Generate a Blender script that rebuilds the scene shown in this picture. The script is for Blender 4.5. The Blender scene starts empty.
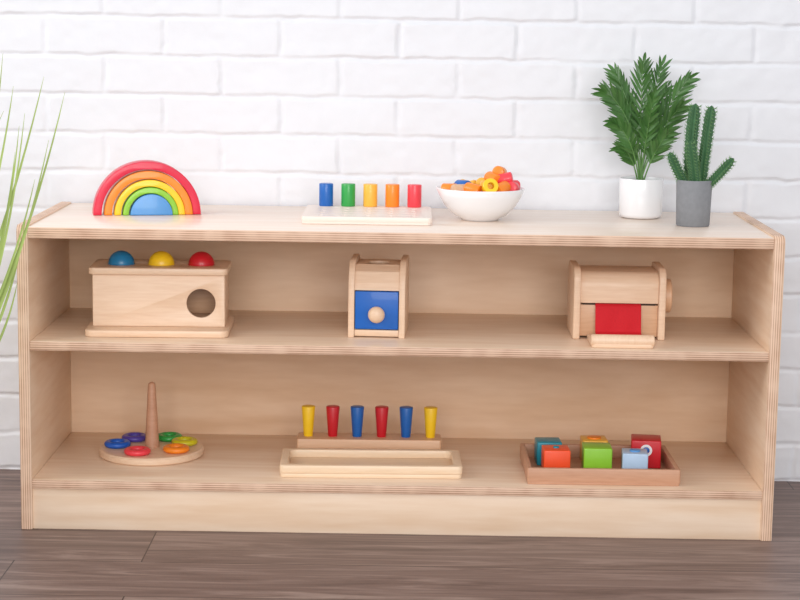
import bpy, bmesh, math, random
import numpy as np
from mathutils import Vector, Matrix, Euler
random.seed(7); rng=np.random.RandomState(3)
scene=bpy.context.scene
COL=scene.collection
T=.4953; M=.3106; B=.0827; E=.0003
W=1.22; t=.018; Wi=W/2-t

# ------------------------------------------------------------ materials
def srgb(r,g,b):
    f=lambda c:(c/255/12.92) if c/255<=.04045 else ((c/255+.055)/1.055)**2.4
    return (f(r),f(g),f(b),1)
def newmat(n):
    m=bpy.data.materials.new(n); m.use_nodes=True
    nt=m.node_tree; bs=nt.nodes['Principled BSDF']
    return m,nt,bs
def N(nt,typ,**kw):
    n=nt.nodes.new(typ)
    for k,v in kw.items(): setattr(n,k,v)
    return n
def paint(name,rgb,rough=.38,var=.06,bump=.0,coat=.15,scale=60):
    m,nt,bs=newmat(name)
    tc=N(nt,'ShaderNodeTexCoord'); no=N(nt,'ShaderNodeTexNoise'); no.inputs['Scale'].default_value=scale
    nt.links.new(tc.outputs['Object'],no.inputs['Vector'])
    mx=N(nt,'ShaderNodeMix',data_type='RGBA')
    c=srgb(*rgb); mx.inputs[6].default_value=tuple(v*(1-var) for v in c[:3])+(1,)
    mx.inputs[7].default_value=tuple(min(1,v*(1+var)) for v in c[:3])+(1,)
    nt.links.new(no.outputs['Fac'],mx.inputs[0]); nt.links.new(mx.outputs[2],bs.inputs['Base Color'])
    bs.inputs['Roughness'].default_value=rough
    bs.inputs['Coat Weight'].default_value=coat
    if bump:
        b=N(nt,'ShaderNodeBump'); b.inputs['Strength'].default_value=bump; b.inputs['Distance'].default_value=.001
        nt.links.new(no.outputs['Fac'],b.inputs['Height']); nt.links.new(b.outputs[0],bs.inputs['Normal'])
    return m
def wood(name,a,b,axis='x',scale=14,stretch=14,rough=.42,fig=.5,rings=0):
    m,nt,bs=newmat(name)
    tc=N(nt,'ShaderNodeTexCoord'); mp=N(nt,'ShaderNodeMapping')
    s=[scale]*3; s['xyz'.index(axis)]=scale/stretch
    mp.inputs['Scale'].default_value=s
    nt.links.new(tc.outputs['Object'],mp.inputs['Vector'])
    n1=N(nt,'ShaderNodeTexNoise'); n1.inputs['Scale'].default_value=1.0; n1.inputs['Detail'].default_value=5; n1.inputs['Distortion'].default_value=1.2
    n2=N(nt,'ShaderNodeTexNoise'); n2.inputs['Scale'].default_value=9.0; n2.inputs['Detail'].default_value=4
    nt.links.new(mp.outputs[0],n1.inputs['Vector']); nt.links.new(mp.outputs[0],n2.inputs['Vector'])
    mm=N(nt,'ShaderNodeMix',data_type='FLOAT'); mm.inputs[0].default_value=fig
    nt.links.new(n1.outputs['Fac'],mm.inputs[2]); nt.links.new(n2.outputs['Fac'],mm.inputs[3])
    fac=mm.outputs[0]
    if rings:   # cathedral figure: contour lines of a slow stretched noise field
        n3=N(nt,'ShaderNodeTexNoise'); n3.inputs['Scale'].default_value=.55; n3.inputs['Detail'].default_value=1.5
        nt.links.new(mp.outputs[0],n3.inputs['Vector'])
        mu=N(nt,'ShaderNodeMath',operation='MULTIPLY'); mu.inputs[1].default_value=70; nt.links.new(n3.outputs['Fac'],mu.inputs[0])
        si=N(nt,'ShaderNodeMath',operation='SINE'); nt.links.new(mu.outputs[0],si.inputs[0])
        ma=N(nt,'ShaderNodeMath',operation='MULTIPLY_ADD'); ma.inputs[1].default_value=rings
        nt.links.new(si.outputs[0],ma.inputs[0]); nt.links.new(fac,ma.inputs[2]); fac=ma.outputs[0]
    cr=N(nt,'ShaderNodeValToRGB'); cr.color_ramp.elements[0].position=.34; cr.color_ramp.elements[1].position=.66
    cr.color_ramp.elements[0].color=srgb(*b); cr.color_ramp.elements[1].color=srgb(*a)
    nt.links.new(fac,cr.inputs[0]); nt.links.new(cr.outputs[0],bs.inputs['Base Color'])
    bs.inputs['Roughness'].default_value=rough
    bp=N(nt,'ShaderNodeBump'); bp.inputs['Strength'].default_value=.08; bp.inputs['Distance'].default_value=.001
    nt.links.new(n2.outputs['Fac'],bp.inputs['Height']); nt.links.new(bp.outputs[0],bs.inputs['Normal'])
    return m
def plyedge(name,axis,period,a,b):
    m,nt,bs=newmat(name)
    tc=N(nt,'ShaderNodeTexCoord'); sp=N(nt,'ShaderNodeSeparateXYZ'); nt.links.new(tc.outputs['Object'],sp.inputs[0])
    mu=N(nt,'ShaderNodeMath',operation='MULTIPLY'); mu.inputs[1].default_value=2*math.pi/period
    nt.links.new(sp.outputs['XYZ'.index(axis.upper())],mu.inputs[0])
    si=N(nt,'ShaderNodeMath',operation='SINE'); nt.links.new(mu.outputs[0],si.inputs[0])
    no=N(nt,'ShaderNodeTexNoise'); no.inputs['Scale'].default_value=25; nt.links.new(tc.outputs['Object'],no.inputs['Vector'])
    ad=N(nt,'ShaderNodeMath',operation='MULTIPLY_ADD'); ad.inputs[1].default_value=.30
    nt.links.new(si.outputs[0],ad.inputs[0]); nt.links.new(no.outputs['Fac'],ad.inputs[2])
    cr=N(nt,'ShaderNodeValToRGB'); cr.color_ramp.elements[0].position=.2; cr.color_ramp.elements[1].position=.6
    cr.color_ramp.elements[0].color=srgb(*b); cr.color_ramp.elements[1].color=srgb(*a)
    nt.links.new(ad.outputs[0],cr.inputs[0]); nt.links.new(cr.outputs[0],bs.inputs['Base Color'])
    bs.inputs['Roughness'].default_value=.5
    return m

BIRCH_A,BIRCH_B=(243,220,197),(229,198,168)
m_birch_x=wood('birch_grain_horizontal',BIRCH_A,BIRCH_B,'x',9,10,.34,.5,.05)
m_birch_top=wood('birch_top_lightened',(246,230,216),(238,215,196),'x',9,10,.3,.5,.05)  # paler birch for the top: overhead brightness put into the colour
m_birch_z=wood('birch_grain_vertical',(240,214,188),(227,194,163),'y',9,8,.42,.5,.05)
m_back=wood('birch_back_panel',(239,209,179),(223,187,152),'x',7,6,.45,.45,.07)
m_edge_x=plyedge('ply_edge_side','x',.0036,(232,200,174),(192,150,122))
m_edge_z=plyedge('ply_edge_shelf','z',.0036,(228,194,168),(182,140,114))
m_beech=wood('beech_toy_wood',(240,210,182),(228,192,160),'x',30,10,.4)
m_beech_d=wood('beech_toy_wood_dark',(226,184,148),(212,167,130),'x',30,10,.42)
m_maple=wood('maple_pale_wood',(242,217,188),(232,203,170),'x',25,10,.4)
m_ivory=wood('ivory_board_wood',(243,228,217),(238,219,206),'x',25,10,.4)
m_traywood=wood('pinkish_tray_wood',(208,160,130),(190,140,110),'x',30,10,.45)
RED=paint('red_paint',(204,22,38)); BLUE=paint('blue_paint',(10,96,180)); YEL=paint('yellow_paint',(250,204,30))
GRN=paint('green_paint',(44,160,70)); ORG=paint('orange_paint',(248,138,30)); CRIM=paint('crimson_paint',(218,24,62))
LBLUE=paint('light_blue_paint',(84,150,212)); LIME=paint('lime_paint',(140,200,50)); PURP=paint('purple_paint',(80,66,160))
TEAL=paint('teal_paint',(20,140,160)); PALE=paint('pale_blue_paint',(176,200,226)); VERM=paint('vermilion_paint',(246,84,40))
CORAL=paint('coral_paint',(238,64,76)); AMBER=paint('amber_paint',(244,184,66))
WHITE=paint('white_ceramic',(240,240,242),.18,.01,coat=.4); DARK=paint('painted_hole_shade',(60,42,32),.8)  # DARK: dark paint standing in for shade in hole and slot
CONC=paint('grey_concrete',(132,134,138),.85,.14,.5,0,120); SOIL=paint('soil',(52,38,30),.95,.4,1,0,200)
CLOTH=paint('red_cloth',(206,18,34),.8,.08,.4,0,500)
LEAF=paint('palm_leaf_green',(68,112,50),.42,.55,0,.1,25); LEAF2=paint('palm_stem_green',(96,140,70),.5)
CACT=paint('cactus_green',(56,100,62),.6,.3,.4,0,90)
GRASS=paint('grass_blade_green',(160,182,96),.5,.4,0,.05,14)

# ------------------------------------------------------------ mesh helpers
def empty(name,loc,rz=0):
    e=bpy.data.objects.new(name,None); e.location=loc; e.rotation_euler=(0,0,rz); e.empty_display_size=.02
    COL.objects.link(e); return e
def mkobj(name,me,mats,parent=None,loc=(0,0,0),rot=(0,0,0),smooth=True,angle=40):
    o=bpy.data.objects.new(name,me)
    for m in (mats if isinstance(mats,(list,tuple)) else [mats]): me.materials.append(m)
    o.location=loc; o.rotation_euler=rot; COL.objects.link(o)
    if parent: o.parent=parent
    if smooth:
        me.polygons.foreach_set('use_smooth',[True]*len(me.polygons))
        try: me.set_sharp_from_angle(angle=math.radians(angle))
        except Exception: pass
    return o
def box(name,mat,mn,mx,parent=None,bev=.001,seg=2,loc=(0,0,0),rot=(0,0,0)):
    bm=bmesh.new(); bmesh.ops.create_cube(bm,size=1)
    c=[(a+b)/2 for a,b in zip(mn,mx)]; s=[b-a for a,b in zip(mn,mx)]
    for v in bm.verts: v.co=Vector([v.co[i]*s[i]+c[i] for i in range(3)])
    if bev: bmesh.ops.bevel(bm,geom=bm.edges[:],offset=bev,segments=seg,affect='EDGES',profile=.5)
    me=bpy.data.meshes.new(name); bm.to_mesh(me); bm.free()
    return mkobj(name,me,mat,parent,loc,rot)
def lathe(name,mat,prof,parent=None,loc=(0,0,0),rot=(0,0,0),seg=48,angle=40):
    bm=bmesh.new(); rings=[]
    for r,z in prof:
        if r<1e-6: rings.append([bm.verts.new((0,0,z))])
        else: rings.append([bm.verts.new((r*math.cos(2*math.pi*i/seg),r*math.sin(2*math.pi*i/seg),z)) for i in range(seg)])
    for a,b in zip(rings,rings[1:]):
        for i in range(seg):
            j=(i+1)%seg
            if len(a)==1 and len(b)==1: continue
            if len(a)==1: bm.faces.new((a[0],b[j],b[i]))
            elif len(b)==1: bm.faces.new((a[i],a[j],b[0]))
            else: bm.faces.new((a[i],a[j],b[j],b[i]))
    bmesh.ops.recalc_face_normals(bm,faces=bm.faces[:])
    me=bpy.data.meshes.new(name); bm.to_mesh(me); bm.free()
    return mkobj(name,me,mat,parent,loc,rot,angle=angle)
def cyl(name,mat,r,h,parent=None,loc=(0,0,0),rot=(0,0,0),r2=None,bev=.0012,seg=32):
    r2=r if r2 is None else r2
    return lathe(name,mat,[(0,0),(r-bev,0),(r-bev*.3,bev*.3),(r,bev),(r2,h-bev),(r2-bev*.3,h-bev*.3),(r2-bev,h),(0,h)],parent,loc,rot,seg)
def rrect(x0,y0,x1,y1,r,n=8):
    rs=r if isinstance(r,(list,tuple)) else [r]*4  # bl,br,tr,tl
    P=[]
    for (cx,cy,a0,rr) in ((x0+rs[0],y0+rs[0],180,rs[0]),(x1-rs[1],y0+rs[1],270,rs[1]),(x1-rs[2],y1-rs[2],0,rs[2]),(x0+rs[3],y1-rs[3],90,rs[3])):
        if rr<1e-5: P.append((cx,cy)); continue
        for i in range(n+1):
            a=math.radians(a0+90*i/n); P.append((cx+rr*math.cos(a),cy+rr*math.sin(a)))
    return P
def circ(cx,cy,r,n=32,ry=None):
    ry=ry or r
    return [(cx+r*math.cos(2*math.pi*i/n),cy+ry*math.sin(2*math.pi*i/n)) for i in range(n)]
def plate(name,mat,outline,holes,a0,a1,plane='xy',parent=None,bev=.001,loc=(0,0,0),rot=(0,0,0)):
    cu=bpy.data.curves.new(name,'CURVE'); cu.dimensions='2D'; cu.fill_mode='BOTH'
    for P in [outline]+list(holes):
        sp=cu.splines.new('POLY'); sp.points.add(len(P)-1)
        for i,(x,y) in enumerate(P): sp.points[i].co=(x,y,0,1)
        sp.use_cyclic_u=True
    cu.extrude=(a1-a0)/2-bev; cu.bevel_depth=bev; cu.bevel_resolution=1; cu.offset=-bev
    tmp=bpy.data.objects.new('tmp',cu); COL.objects.link(tmp)
    dg=bpy.context.evaluated_depsgraph_get(); me=bpy.data.meshes.new_from_object(tmp.evaluated_get(dg))
    bpy.data.objects.remove(tmp); bpy.data.curves.remove(cu)
    c=(a0+a1)/2
    for v in me.vertices:
        x,y,z=v.co
        v.co={'xy':(x,y,z+c),'xz':(x,z+c,y),'yz':(z+c,x,y)}[plane]
    bm=bmesh.new(); bm.from_mesh(me); bmesh.ops.remove_doubles(bm,verts=bm.verts[:],dist=1e-6)
    bmesh.ops.recalc_face_normals(bm,faces=bm.faces[:]); bm.to_mesh(me); bm.free()
    me.name=name; me.materials.clear()
    return mkobj(name,me,mat,parent,loc,rot,angle=35)
def tube(bm,pts,radii,seg=10,rib=0,ribs=0,cap=True):
    n=len(pts); rings=[]
    for i,p in enumerate(pts):
        d=(pts[min(i+1,n-1)]-pts[max(i-1,0)]).normalized()
        ref=Vector((0,1,0)) if abs(d.y)<.9 else Vector((1,0,0))
        a=d.cross(ref).normalized(); b=d.cross(a)
        ring=[]
        for k in range(seg):
            th=2*math.pi*k/seg; r=radii[i]*(1+(rib*math.cos(ribs*th) if ribs else 0))
            ring.append(bm.verts.new(p+a*r*math.cos(th)+b*r*math.sin(th)))
        rings.append(ring)
    for A,Bb in zip(rings,rings[1:]):
        for k in range(seg):
            j=(k+1)%seg; bm.faces.new((A[k],A[j],Bb[j],Bb[k]))
    if cap:
        bm.faces.new(rings[0][::-1]); bm.faces.new(rings[-1])
def bez(p0,p1,p2,n=12):
    return [p0*(1-u)**2+p1*2*u*(1-u)+p2*u*u for u in [i/(n-1) for i in range(n)]]
def bm_obj(bm,name,mat,parent=None,**k):
    bmesh.ops.recalc_face_normals(bm,faces=bm.faces[:])
    me=bpy.data.meshes.new(name); bm.to_mesh(me); bm.free()
    return mkobj(name,me,mat,parent,**k)

# ------------------------------------------------------------ wall (painted brick relief)
def lattice(nx,nz,cx,cz,seed):
    r=np.random.RandomState(seed); L=r.rand(cz+3,cx+3)
    x=np.linspace(0,cx,nx); z=np.linspace(0,cz,nz)
    xi=x.astype(int); zi=z.astype(int); fx=x-xi; fz=z-zi
    fx=fx*fx*(3-2*fx); fz=fz*fz*(3-2*fz)
    a=L[np.ix_(zi,xi)]; b=L[np.ix_(zi,xi+1)]; c=L[np.ix_(zi+1,xi)]; d=L[np.ix_(zi+1,xi+1)]
    FX=fx[None,:]; FZ=fz[:,None]
    return (a*(1-FX)+b*FX)*(1-FZ)+(c*(1-FX)+d*FX)*FZ-.5
def build_wall():
    x0,x1,z0,z1=-2.3,2.3,0,1.75
    nx=int((x1-x0)/.004)+1; nz=int((z1-z0)/.0022)+1
    X,Z=np.meshgrid(np.linspace(x0,x1,nx),np.linspace(z0,z1,nz))
    wob=lattice(nx,nz,140,60,1)*.004+lattice(nx,nz,400,160,2)*.002
    wob2=lattice(nx,nz,120,60,4)*.004+lattice(nx,nz,380,170,5)*.0022
    bw,bh=.2095,.0688; zo=.6895; xo=-.1135
    zz=Z+wob-zo; row=np.floor(zz/bh).astype(int); v=zz-row*bh
    xx=X+wob2-xo-np.where(row%2!=0,bw/2,0); col=np.floor(xx/bw).astype(int); u=xx-col*bw
    r2=np.random.RandomState(9); tab=r2.rand(64,64); off=(tab[row%64,col%64]-.5)*.0012
    tx=(r2.rand(64,64)[row%64,col%64]-.5)*.006
    tz=(r2.rand(64,64)[row%64,col%64]-.5)*.016
    dz=np.minimum(v,bh-v); dx=np.minimum(u,bw-u)
    j=.0014; w=.0044
    def sm(d): 
        q=np.clip((d-j)/w,0,1); return q*q*(3-2*q)
    s=sm(dz)*sm(dx)
    fillv=np.clip(.82+lattice(nx,nz,160,70,21)*1.0,.4,1.0)   # some joints nearly filled with paint
    depth=.0031*(1-(1-s)*fillv)+(off+tx*(u-bw/2)+tz*(v-bh/2))*s+lattice(nx,nz,300,120,11)*.0009+lattice(nx,nz,90,40,12)*.0014
    Y=.392-depth+.004
    co=np.stack([X,Y,Z],-1).reshape(-1,3).astype(np.float32)
    idx=np.arange(nx*nz).reshape(nz,nx)
    q=np.stack([idx[:-1,:-1],idx[:-1,1:],idx[1:,1:],idx[1:,:-1]],-1).reshape(-1,4)
    me=bpy.data.meshes.new('wall_back'); me.vertices.add(len(co)); me.vertices.foreach_set('co',co.ravel())
    me.loops.add(q.size); me.loops.foreach_set('vertex_index',q.ravel().astype(np.int32))
    me.polygons.add(len(q)); me.polygons.foreach_set('loop_start',np.arange(0,q.size,4,dtype=np.int32))
    me.polygons.foreach_set('use_smooth',np.ones(len(q),bool)); me.update(calc_edges=True)
    m=paint('white_painted_brick',(229,230,235),.5,.015,.25,0,70)
    me.materials.append(m); o=bpy.data.objects.new('wall_back',me); COL.objects.link(o)
build_wall()

# ------------------------------------------------------------ floor
def build_floor():
    m,nt,bs=newmat('brown_wood_planks')
    tc=N(nt,'ShaderNodeTexCoord'); mp=N(nt,'ShaderNodeMapping'); mp.inputs['Location'].default_value=(.585,.168,0)
    nt.links.new(tc.outputs['Object'],mp.inputs['Vector'])
    br=N(nt,'ShaderNodeTexBrick'); br.offset=.85; br.inputs['Scale'].default_value=1
    br.inputs['Brick Width'].default_value=1.3; br.inputs['Row Height'].default_value=.168
    br.inputs['Mortar Size'].default_value=.0011; br.inputs['Mortar Smooth'].default_value=.1
    br.inputs['Color1'].default_value=(0,0,0,1); br.inputs['Color2'].default_value=(1,1,1,1); br.inputs['Mortar'].default_value=(.5,.5,.5,1)
    nt.links.new(mp.outputs[0],br.inputs['Vector'])
    ad=N(nt,'ShaderNodeVectorMath',operation='MULTIPLY_ADD'); ad.inputs[1].default_value=(7,3,5)
    nt.links.new(br.outputs['Color'],ad.inputs[0]); nt.links.new(tc.outputs['Object'],ad.inputs[2])
    m2=N(nt,'ShaderNodeMapping'); m2.inputs['Scale'].default_value=(2.6,30,1); nt.links.new(ad.outputs[0],m2.inputs['Vector'])
    n1=N(nt,'ShaderNodeTexNoise'); n1.inputs['Scale'].default_value=1; n1.inputs['Detail'].default_value=9; n1.inputs['Distortion'].default_value=1.2; n1.inputs['Roughness'].default_value=.68
    nt.links.new(m2.outputs[0],n1.inputs['Vector'])
    cr=N(nt,'ShaderNodeValToRGB'); e=cr.color_ramp.elements
    e[0].position=.3; e[0].color=srgb(84,66,60); e[1].position=.72; e[1].color=srgb(160,138,128)
    x=cr.color_ramp.elements.new(.5); x.color=srgb(120,98,90)
    nt.links.new(n1.outputs['Fac'],cr.inputs[0])
    mx=N(nt,'ShaderNodeMix',data_type='RGBA'); mx.inputs[7].default_value=srgb(62,46,40)
    nt.links.new(br.outputs['Fac'],mx.inputs[0]); nt.links.new(cr.outputs[0],mx.inputs[6]); nt.links.new(mx.outputs[2],bs.inputs['Base Color'])
    bs.inputs['Roughness'].default_value=.45
    bp=N(nt,'ShaderNodeBump'); bp.inputs['Strength'].default_value=.25; bp.inputs['Distance'].default_value=.001
    nt.links.new(n1.outputs['Fac'],bp.inputs['Height']); nt.links.new(bp.outputs[0],bs.inputs['Normal'])
    box('floor',m,(-2.3,-3.6,-.03),(2.3,.40,0),bev=0)
build_floor()

# ------------------------------------------------------------ shelf unit
S=empty('wooden_shelf_unit',(0,0,0))
def ply(name,mn,mx,axis,facemat,edgemat,bev=.0012):
    o=box(name,[facemat,edgemat],mn,mx,S,bev)
    k='xyz'.index(axis)
    for p in o.data.polygons: p.material_index=0 if abs(p.normal[k])>.8 else 1
    return o
def side(name,x0,x1):
    o=plate(name,[m_birch_z,m_edge_x],rrect(0,0,.385,T+.003,[.001,.001,.012,.012]),[],x0,x1,'yz',S,.0012)
    for p in o.data.polygons: p.material_index=0 if abs(p.normal[0])>.8 else 1
side('side_panel_left',-W/2,-Wi); side('side_panel_right',Wi,W/2)
ply('top_panel',(-Wi,.000,T-.018),(Wi,.385,T),'z',m_birch_top,m_edge_z)
ply('middle_shelf',(-Wi,.001,M-.0145),(Wi,.35,M),'z',m_birch_x,m_edge_z)
ply('bottom_shelf',(-Wi,.001,B-.0145),(Wi,.35,B),'z',m_birch_x,m_edge_z)
box('kick_board',m_birch_x,(-Wi,.006,0),(Wi,.022,B-.0145),S,.0008)
box('back_panel',m_back,(-Wi,.35,.03),(Wi,.362,T-.018),S,.0005)

# ------------------------------------------------------------ rainbow
R=empty('rainbow_stacking_arches',(-.434,.218,T+E),math.radians(13))
def arch(name,mat,ro,ri,dx=0,d=.038,dy=0):
    n=40; P=[(dx+ro*math.cos(math.pi*i/n),ro*math.sin(math.pi*i/n)) for i in range(n+1)]
    if ri>0: P+= [(dx+ri*math.cos(math.pi*(n-i)/n),ri*math.sin(math.pi*(n-i)/n)) for i in range(n+1)]
    plate(name,mat,P,[],-d/2+dy,d/2+dy,'xz',R,.0015)
arch('arch_red',CRIM,.0905,.0768); arch('arch_orange',ORG,.0745,.0615,.0020,dy=-.001); arch('arch_yellow',YEL,.0595,.0482,.0038,dy=-.002)
arch('arch_green',LIME,.0467,.0368,.0052,dy=-.003); arch('half_disc_blue',LBLUE,.0355,0,.0064,dy=-.006)

# ------------------------------------------------------------ peg board
P=empty('peg_board',(-.0565,.195,T+E))
holes=[circ(-.076+.038*i,-.068+.036*j,.0045,16) for i in range(5) for j in range(4)]
plate('board_top',m_ivory,rrect(-.1075,-.095,.1075,.095,.008),holes,.004,.0125,'xy',P,.0012)
plate('board_base',m_ivory,rrect(-.1065,-.094,.1065,.094,.008),[],0,.0045,'xy',P,.0008)
for i,(n,m) in enumerate((('blue',BLUE),('green',GRN),('yellow',AMBER),('orange',ORG),('red',CORAL))):
    cyl('peg_'+n,m,.0122,.039,P,(-.0745+.0382*i,.080,.0125))

# ------------------------------------------------------------ bowl and pegs in it
bx,by=.133,.205
Bo=empty('white_bowl',(bx,by,T+E))
lathe('bowl_body',WHITE,[(0,.002),(.026,.002),(.028,0),(.031,0),(.033,.003),(.045,.009),(.060,.024),(.070,.041),(.0752,.0535),(.0745,.0545),(.0725,.0535),(.067,.041),(.057,.026),(.043,.0125),(.03,.007),(0,.006)],Bo,seg=72,angle=60)
def peg_mesh(bm,mat_i,loc,rot,r=.0100,h=.026):
    pr=[(r-.0028,-h/2),(r-.0010,-h/2+.0006),(r,-h/2+.0026),(r,h/2-.0026),(r-.0010,h/2-.0006),(r-.0028,h/2)]
    seg=24; Mx=Matrix.Translation(loc)@rot.to_matrix().to_4x4(); rings=[]
    for rr,z in pr: rings.append([bm.verts.new(Mx@Vector((rr*math.cos(2*math.pi*k/seg),rr*math.sin(2*math.pi*k/seg),z))) for k in range(seg)])
    for A,C in zip(rings,rings[1:]):
        for k in range(seg):
            f=bm.faces.new((A[k],A[(k+1)%seg],C[(k+1)%seg],C[k])); f.material_index=mat_i
    f=bm.faces.new(rings[0][::-1]); f.material_index=mat_i; f=bm.faces.new(rings[-1]); f.material_index=mat_i
bm=bmesh.new(); mats=[ORG,AMBER,CORAL,VERM,BLUE,GRN,m_beech_d]
pl=[]
for k in range(6): a=k*1.05; pl.append((.03*math.cos(a),.03*math.sin(a),.024))
for k in range(12): a=k*.5236+.2; pl.append((.047*math.cos(a),.047*math.sin(a),.042))
for k in range(5): a=k*1.2566+.5; pl.append((.022*math.cos(a),.022*math.sin(a),.045))
pl+=[(-.052,-.010,.051),(-.036,-.032,.052),(-.014,-.038,.054),(-.018,.006,.054),(.010,-.030,.056),(.034,-.034,.056),(.053,-.016,.056),(.052,.008,.057),(.030,.020,.062),(.004,.006,.060),(.040,-.012,.070),(.020,-.010,.070),(-.034,.018,.054),(.032,.006,.080),(-.030,-.008,.057)]
ci=[0,2,1,0,3,1, 0,1,0,2,5,0,1,3,0,2,0,1, 1,0,2,0,3]+[0,6,0,1,1,0,2,2,6,1,2,0,1,0,4]
for k,(x,y,z) in enumerate(pl):
    peg_mesh(bm,ci[k%len(ci)],Vector((x,y,z)),Euler((1.5+random.uniform(-.25,.25),random.uniform(-.2,.2),random.uniform(0,6.28))),.0105,.027)
o=bm_obj(bm,'pegs_in_bowl',mats,Bo)
lathe('yellow_ring',[YEL],[(.006,-.006),(.012,-.006),(.013,-.005),(.013,.005),(.012,.006),(.006,.006),(.006,-.006)],Bo,(.014,-.052,.061),(math.radians(70),0,.2),32)

# ------------------------------------------------------------ potted palm
PP=empty('potted_palm',(.414,.280,T+E))
lathe('white_pot',WHITE,[(0,0),(.031,0),(.035,.002),(.0372,.007),(.0378,.066),(.0372,.068),(.0355,.068),(.0348,.064),(.0348,.055),(0,.055)],PP,seg=64)
lathe('soil',SOIL,[(0,.060),(.02,.0595),(.0345,.057),(.0345,.054),(0,.054)],PP,seg=32)
def frond(bmS,bmL,p0,p1,p2,L=.042,n=15,start=.28,seed=0):
    rr=random.Random(seed)
    pts=bez(p0,p1,p2,24); tube(bmS,pts,[.0015*(1-.75*i/23) for i in range(24)],6)
    for i in range(n):
        u=start+(1-start)*i/(n-1)
        k=u*22.999; j=int(k); f=k-j; p=pts[j].lerp(pts[j+1],f); d=(pts[j+1]-pts[j]).normalized()
        side=d.cross(Vector((rr.uniform(-.15,.15),-1,.25))).normalized()
        ln=L*(math.sin(math.pi*(.26+.60*(u-start)/(1-start)))**.7)*rr.uniform(.85,1.12)
        for s in ((-1,1) if i<n-1 else (0,)):
            dd=(d*(1.0+.5*u)+side*s*(.85-.35*u)+Vector((0,rr.uniform(-.45,.35),-.05))).normalized()
            wv=dd.cross(Vector((0,-1,0))).normalized()+Vector((0,rr.uniform(-.8,.8),0)); wv.normalize(); w=.0032
            nm=dd.cross(wv).normalized()
            a=[]
            for q,wd in ((0,.3),(.2,.9),(.45,1),(.75,.65),(1,.03)):
                c=p+dd*ln*q+Vector((0,0,-.007*q*q))
                a.append((bmL.verts.new(c+wv*w*wd),bmL.verts.new(c+nm*w*.35*wd),bmL.verts.new(c-wv*w*wd)))
            for A,C in zip(a,a[1:]):
                bmL.faces.new((A[0],A[1],C[1],C[0])); bmL.faces.new((A[1],A[2],C[2],C[1]))
bs_,bl_=bmesh.new(),bmesh.new()
base=Vector((0,0,.055))
tips=[((-.070,-.01,.216),(-.018,0,.19)),((-.050,.02,.248),(-.012,0,.18)),((-.004,-.01,.266),(-.010,0,.18)),((.030,.01,.262),(.004,0,.17)),
      ((.076,0,.240),(.022,0,.18)),((.060,-.03,.195),(.02,-.01,.15)),((-.055,-.03,.165),(-.02,-.02,.15)),((-.030,.04,.21),(-.01,.02,.14)),((.045,.04,.225),(.01,.02,.14)),((.012,-.035,.215),(.004,-.01,.14)),((-.038,-.01,.120),(-.018,-.01,.115)),((.04,-.04,.15),(.015,-.02,.12))]
for k,(tp,cp) in enumerate(tips):
    frond(bs_,bl_,base+Vector((random.uniform(-.005,.005),random.uniform(-.005,.005),0)),Vector(cp),Vector(tp),.048 if k<6 else .040,13,.34,k)
bm_obj(bs_,'stems',LEAF2,PP); bm_obj(bl_,'leaves',LEAF,PP)

# ------------------------------------------------------------ potted cactus
PC=empty('potted_cactus',(.4875,.165,T+E))
lathe('concrete_pot',CONC,[(0,0),(.0265,0),(.0278,.0015),(.0300,.075),(.0293,.0765),(.0262,.0765),(.0258,.074),(.0255,.064),(0,.064)],PC,seg=64)
lathe('soil',SOIL,[(0,.069),(.0256,.067),(.0256,.063),(0,.063)],PC,seg=32)
bmc=bmesh.new(); bsp=bmesh.new()
def column(p0,p1,p2,r):
    n=40; pts=bez(Vector(p0),Vector(p1),Vector(p2),n)
    L=sum((pts[i+1]-pts[i]).length for i in range(n-1)); rad=[]
    for i in range(n):
        u=i/(n-1); e=min(1,math.sqrt(max(0,1-((u-(1-r*2.4/L))/(r*2.4/L))**2))) if u>1-r*2.4/L else 1
        b=.75+.25*min(1,u*5); rad.append(max(.0004,r*e*b*(1+.08*math.sin(u*L/.0055*2*math.pi))))
    tube(bmc,pts,rad,28,.2,7)
    m=int(L/.005)
    for a in range(m):
        u=(a+.5)/m*.99; k=u*(n-1.001); j=int(k); p=pts[j].lerp(pts[j+1],k-j); rr=rad[j]*1.15; d=(pts[j+1]-pts[j]).normalized()
        ref=Vector((0,1,0)) if abs(d.y)<.9 else Vector((1,0,0)); ax=d.cross(ref).normalized(); bx_=d.cross(ax)
        for q in range(7):
            th=2*math.pi*q/7; o=ax*math.cos(th)+bx_*math.sin(th)
            for s in (-.6,.1,.6):
                tip=p+o*(rr+.0042)+d*(s+.5)*.004+o.cross(d)*s*.004; bb=p+o*rr*.96
                v=[bsp.verts.new(bb+d*.0007),bsp.verts.new(bb-d*.0005+o.cross(d)*.0007),bsp.verts.new(bb-d*.0005-o.cross(d)*.0007),bsp.verts.new(tip)]
                bsp.faces.new((v[0],v[1],v[3])); bsp.faces.new((v[1],v[2],v[3])); bsp.faces.new((v[2],v[0],v[3]))
column((-.004,.004,.062),(-.012,.004,.12),(-.002,.004,.203),.0085)
column((.010,-.002,.062),(.014,-.002,.12),(.024,.0,.200),.0075)
column((-.012,-.004,.062),(-.026,-.004,.085),(-.044,-.006,.122),.0064)
column((.015,-.008,.062),(.034,-.009,.080),(.062,-.010,.114),.0062)
column((0,-.012,.062),(-.002,-.014,.09),(-.012,-.016,.142),.0070)
bm_obj(bmc,'cactus_columns',CACT,PC); bm_obj(bsp,'spines',paint('spine_green',(110,150,96),.6),PC)

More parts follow.
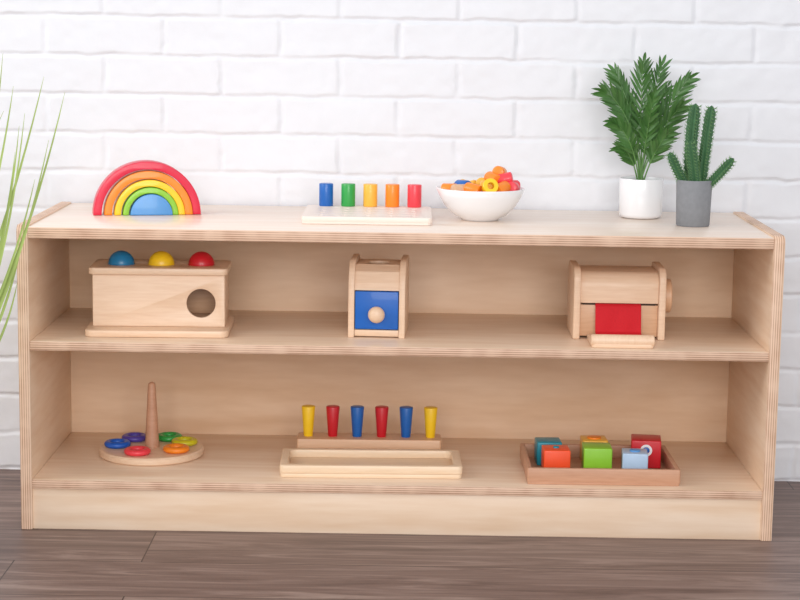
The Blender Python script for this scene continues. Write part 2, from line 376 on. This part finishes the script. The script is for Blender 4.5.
# ------------------------------------------------------------ object permanence box
O=empty('ball_drop_box',(-.3955,.052,M+E),math.radians(2))
plate('base_plate',m_beech,rrect(-.1175,0,.1165,.165,.014),[],0,.0115,'xy',O,.002)
plate('front_panel',m_beech,rrect(-.1085,.0116,.1085,.0985,.001),[circ(.0695,.051,.0238,48)],.040,.048,'xz',O,.0012)
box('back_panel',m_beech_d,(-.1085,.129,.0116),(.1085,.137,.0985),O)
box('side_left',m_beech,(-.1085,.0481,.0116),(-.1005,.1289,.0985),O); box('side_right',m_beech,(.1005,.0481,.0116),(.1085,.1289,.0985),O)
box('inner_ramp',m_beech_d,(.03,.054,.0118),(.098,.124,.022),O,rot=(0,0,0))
plate('lid',m_beech,rrect(-.1145,.032,.1135,.146,.010),[circ(x,.088,.0225) for x in (-.0665,0,.0665)],.0985,.1095,'xy',O,.002)
for x,n,m in ((-.0665,'blue',paint('ball_blue',(20,120,170))),(0,'yellow',YEL),(.0665,'red',RED)):
    r=.0217; lathe('ball_'+n,m,[(0 if k in(0,24) else r*math.sin(math.pi*k/24),-r*math.cos(math.pi*k/24)) for k in range(25)],O,(x,.088,.1095),angle=180)

# ------------------------------------------------------------ drawer box
D=empty('wooden_drawer_box',(-.0380,.083,M+E),math.radians(-3))
def prof(d,h,zf,yt,n=10,back=.01):
    P=[(0,0),(d,0)]
    P+=[(d-back+back*math.cos(math.radians(90*i/n)),h-back+back*math.sin(math.radians(90*i/n))) for i in range(n+1)]
    for i in range(n+1):
        u=i/n; P.append((yt*(1-u)**2+2*u*(1-u)*yt*.22,h*(1-u)**2+2*u*(1-u)*(h*.985)+zf*u*u))
    return P
pr=prof(.108,.126,.085,.035)
plate('side_left',m_beech,pr,[],-.0470,-.0365,'yz',D,.0018); plate('side_right',m_beech,pr,[],.0365,.0470,'yz',D,.0018)
box('bottom',m_beech,(-.0364,.002,.002),(.0364,.100,.0125),D)
box('back',m_beech,(-.0364,.096,.0126),(.0364,.103,.117),D)
plate('top_plate',m_beech,rrect(-.0364,.032,.0364,.1,.001),[circ(.0,.062,.018,32,.018)],.1105,.1175,'xy',D,.0012)
box('hole_shade_sheet',DARK,(-.036,.034,.078),(.036,.0955,.080),D,0)  # dark sheet below the top hole, painting the shade inside
bm=bmesh.new(); 
q=[(.004,.078),(.005,.090),(.013,.108),(.031,.1170),(.034,.110),(.020,.103),(.012,.088),(.011,.078)]
A=[bm.verts.new((-.0364,y,z)) for y,z in q]; C=[bm.verts.new((.0364,y,z)) for y,z in q]
for i in range(len(q)): j=(i+1)%len(q); bm.faces.new((A[i],A[j],C[j],C[i]))
bm.faces.new(A[::-1]); bm.faces.new(C); bm_obj(bm,'curved_front',m_beech,D,smooth=False)
box('drawer_blue',paint('drawer_blue_paint',(4,98,192),.45),(-.0355,.001,.014),(.0355,.094,.0765),D,.0012)
lathe('drawer_knob',m_beech,[(0,-.004),(.006,-.004),(.005,.004),(.0085,.006),(.0125,.011),(.0138,.017),(.0115,.023),(.006,.0268),(0,.0275)],D,(.001,.0,.041),(math.radians(90),0,0),32,60)

# ------------------------------------------------------------ spinning drum box with cloth
K=empty('wooden_cloth_roller_box',(.3625,.100,M+E),0)
plate('side_left',m_beech,rrect(0,0,.115,.1185,[.002,.002,.018,.022]),[],-.076,-.0645,'yz',K,.0018)
plate('side_right',m_beech,rrect(0,0,.115,.1185,[.002,.002,.018,.022]),[],.0645,.076,'yz',K,.0018)
plate('rounded_hood',m_beech,rrect(.005,.060,.108,.1105,[.001,.001,.012,.024]),[],-.0644,.0644,'yz',K,.001)
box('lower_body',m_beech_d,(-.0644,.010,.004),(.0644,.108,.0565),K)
box('slot_shade_strip',DARK,(-.060,.009,.0566),(.060,.10,.0598),K,0)  # dark strip added for the slot's shade, not a real rail
bm=bmesh.new(); nU,nV=16,14; g=[]
cp=[(.0085,.0590),(.001,.0545),(-.003,.035),(-.006,.014),(-.016,.0105)]
for j in range(nV):
    u=j/(nV-1)*(len(cp)-1); k=min(int(u),len(cp)-2); f=u-k; y=cp[k][0]*(1-f)+cp[k+1][0]*f; z=cp[k][1]*(1-f)+cp[k+1][1]*f
    g.append([bm.verts.new((-.038+.076*i/(nU-1)-.002,y+.0015*math.sin(i*.9+j*.3)*(j/nV),z)) for i in range(nU)])
for j in range(nV-1):
    for i in range(nU-1): bm.faces.new((g[j][i],g[j][i+1],g[j+1][i+1],g[j+1][i]))
o=bm_obj(bm,'red_cloth',CLOTH,K); so=o.modifiers.new('s','SOLIDIFY'); so.thickness=.0015; so.offset=0
ss=o.modifiers.new('ss','SUBSURF'); ss.levels=1; ss.render_levels=2
plate('front_tray',m_beech,rrect(-.052,-.080,.048,.009,.006),[],0,.008,'xy',K,.0015)
lathe('tray_lip_roller',m_beech,[(0,-.051),(.0080,-.051),(.0095,-.0495),(.0095,.0495),(.0080,.051),(0,.051)],K,(-.002,-.072,.0115),(0,math.radians(90),0),32)
lathe('turning_knob',m_beech_d,[(0,0),(.012,0),(.012,.003),(.027,.003),(.0285,.0045),(.0285,.0135),(.027,.015),(0,.015)],K,(.076,.06,.066),(0,math.radians(90),0),40)

# ------------------------------------------------------------ ring stacker disc
G=empty('ring_stacking_toy',(-.424,.188,B+E))
lathe('round_base',m_beech,[(0,0),(.086,0),(.0895,.003),(.0895,.011),(.087,.0135),(0,.0135)],G,seg=80)
lathe('cone_post',m_traywood,[(0,.0135),(.0125,.0135),(.0122,.016),(.0068,.118),(.0058,.124),(.003,.1265),(0,.127)],G,(.001,0,0),seg=32,angle=60)
for n,m,a in (('blue',paint('ring_blue',(20,90,190)),184),('purple',PURP,128),('green',GRN,66),('yellow',paint('ring_yellow',(206,196,30)),20),('orange',ORG,-36),('red',CORAL,-106)):
    pr=[(.0165+.0062*math.cos(th),.0052+.0052*math.sin(th)) for th in [math.radians(v) for v in range(-90,271,20)]]
    lathe('ring_'+n,m,pr,G,(.058*math.cos(math.radians(a)),.058*math.sin(math.radians(a)),.0136),seg=36,angle=180)

# ------------------------------------------------------------ peg tray
Q=empty('wooden_sorting_tray',(-.0445,.106,B+E),math.radians(1.6))
plate('tray_rim',m_maple,rrect(-.1505,-.062,.1505,.062,.008),[rrect(-.1365,-.049,.1365,.049,.012)],.007,.021,'xy',Q,.0022)
plate('tray_bottom',m_maple,rrect(-.1495,-.061,.1495,.061,.008),[],0,.0072,'xy',Q,.001)
Z=empty('peg_block_with_tapered_pegs',(-.050,.208,B+E),math.radians(.8))
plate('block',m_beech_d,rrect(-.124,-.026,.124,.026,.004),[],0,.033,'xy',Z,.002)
for i,(n,m) in enumerate((('yellow',YEL),('red',RED),('blue',BLUE),('red_b',RED),('blue_b',BLUE),('yellow_b',YEL))):
    cyl('peg_'+n,m,.0078,.055,Z,(-.1055+.0422*i,0,.0305),r2=.0118,bev=.0015)

# ------------------------------------------------------------ cube tray
U=empty('shallow_wooden_tray',(.336,.112,B+E),math.radians(.6))
plate('tray_walls',m_traywood,rrect(-.125,-.089,.125,.089,.003),[rrect(-.117,-.081,.117,.081,.001)],.004,.027,'xy',U,.001)
plate('tray_bottom',m_traywood,rrect(-.124,-.088,.124,.088,.003),[],0,.005,'xy',U,.0008)
def cube(name,mat,x,y,s,rz,knob=None):
    e=empty(name,(x,y,B+.0056),math.radians(rz)); h=s/2
    box('block',mat,(-h,-h,0),(h,h,s*.95),e,.002,3)
    if knob: knob(e,h,s)
    return e
def dot(mat,r=.007):
    return lambda e,h,s: cyl('button',mat,r,.003,e,(0,0,s*.95-.0005))
def fdisc(m1,m2):
    def f(e,h,s):
        lathe('face_ring',m1,[(.006,0),(.010,0),(.010,.0018),(.006,.0018),(.006,0)],e,(0,-h+.0002,s*.62),(math.radians(90),0,0),32)
        cyl('face_dot',m2,.0055,.0015,e,(0,-h+.0002,s*.62),(math.radians(90),0,0),bev=.0004)
    return f
cube('toy_cube',VERM,.2630,.085,.044,2,dot(TEAL,.005)); cube('toy_cube',TEAL,.255,.150,.042,3)
cube('toy_cube',LIME,.3320,.094,.047,-1); cube('toy_cube',AMBER,.334,.165,.043,2,dot(ORG,.012))
cube('toy_cube',PALE,.393,.078,.042,-4,dot(LBLUE,.009)); cube('toy_cube',RED,.420,.146,.050,-6,fdisc(WHITE,BLUE))

# ------------------------------------------------------------ grass plant
GP=empty('potted_ornamental_grass',(-.80,-.15,0))
lathe('grass_pot',paint('pot_white',(225,222,216),.5),[(0,0),(.07,0),(.075,.004),(.095,.17),(.093,.174),(.086,.174),(.084,.16),(0,.16)],GP,seg=48)
lathe('soil',SOIL,[(0,.165),(.0845,.161),(.0845,.155),(0,.155)],GP,seg=32)
bmg=bmesh.new()
def blade(p0,p1,p2,w):
    pts=bez(Vector(p0),Vector(p1),Vector(p2),18); rows=[]
    for i,p in enumerate(pts):
        d=(pts[min(i+1,17)]-pts[max(i-1,0)]).normalized(); s=d.cross(Vector((.2,-1,.1))).normalized(); u=i/17; ww=w*(1-u)**.6+.0002
        nn=d.cross(s); rows.append((bmg.verts.new(p+s*ww),bmg.verts.new(p+nn*ww*.35),bmg.verts.new(p-s*ww)))
    for A,C in zip(rows,rows[1:]): bmg.faces.new((A[0],A[1],C[1],C[0])); bmg.faces.new((A[1],A[2],C[2],C[1]))
fixed=[((.06,.03,.16),(.205,.07,.38),(.282,.09,.712)),((.05,.03,.16),(.175,.07,.42),(.252,.08,.735)),((.06,.02,.16),(.18,.06,.36),(.208,.07,.62)),
 ((.05,.03,.16),(.165,.07,.45),(.205,.08,.72)),((.06,.03,.16),(.19,.05,.30),(.225,.06,.52)),((.04,.03,.16),(.155,.07,.40),(.190,.08,.77)),
 ((.05,.02,.16),(.185,.05,.34),(.240,.06,.58)),((.06,.03,.16),(.185,.06,.36),(.215,.07,.66)),((.06,.02,.16),(.185,.05,.28),(.21,.06,.42)),((.06,.02,.16),(.185,.05,.33),(.226,.06,.68)),((.06,.02,.16),(.195,.05,.33),(.262,.06,.64))]
for p in fixed: blade(*p,.0036)
for k in range(55):
    a=random.uniform(0,6.28); r0=random.uniform(0,.06); L=random.uniform(.3,.58); lean=random.uniform(.05,.26)
    dx,dy=math.cos(a),math.sin(a)
    tx=min(dx*lean,.185); ty=dy*lean if dy<0 else min(dy*lean,.12)
    blade((dx*r0,dy*r0,.16),(tx*.5,ty*.5,.16+L*.6),(tx,ty,.16+L),.0034)
bm_obj(bmg,'grass_blades',GRASS,GP)

# ------------------------------------------------------------ camera
cx,cy,cz,pi_,ya,ro,f=0.01418,-2.87669,0.83144,0.15319,-0.00469,0.01453,1826.61
fw=Vector((math.sin(ya)*math.cos(pi_),math.cos(ya)*math.cos(pi_),-math.sin(pi_))); rt=Vector((math.cos(ya),-math.sin(ya),0)); up=rt.cross(fw)
r2=rt*math.cos(ro)+up*math.sin(ro); u2=-rt*math.sin(ro)+up*math.cos(ro)
cam=bpy.data.cameras.new('camera'); co=bpy.data.objects.new('camera',cam); COL.objects.link(co)
mw=Matrix((r2,u2,-fw)).transposed().to_4x4(); mw.translation=(cx,cy,cz); co.matrix_world=mw
cam.sensor_width=36; cam.lens=36*f/800; cam.clip_start=.05; scene.camera=co

# ------------------------------------------------------------ light
w=bpy.data.worlds.new('world'); scene.world=w; w.use_nodes=True
bg=w.node_tree.nodes['Background']; bg.inputs[0].default_value=(.94,.965,1,1); bg.inputs[1].default_value=.80
def area(name,loc,target,sx,sy,power,col=(1,1,1)):
    l=bpy.data.lights.new(name,'AREA'); l.shape='RECTANGLE'; l.size=sx; l.size_y=sy; l.energy=power; l.color=col
    o=bpy.data.objects.new(name,l); o.location=loc; COL.objects.link(o)
    o.rotation_euler=(Vector(target)-Vector(loc)).to_track_quat('-Z','Y').to_euler()
area('window_light',(-2.4,-.9,1.7),(0,.1,.4),1.4,1.2,30,(1,.99,.98))
area('front_fill_light',(.2,-3.6,1.25),(0,.2,.3),2.2,1.2,60,(1,.985,.97))  # added front fill, brightens the shelf interior
scene.view_settings.view_transform='Standard'; scene.view_settings.look='None'; scene.view_settings.exposure=0
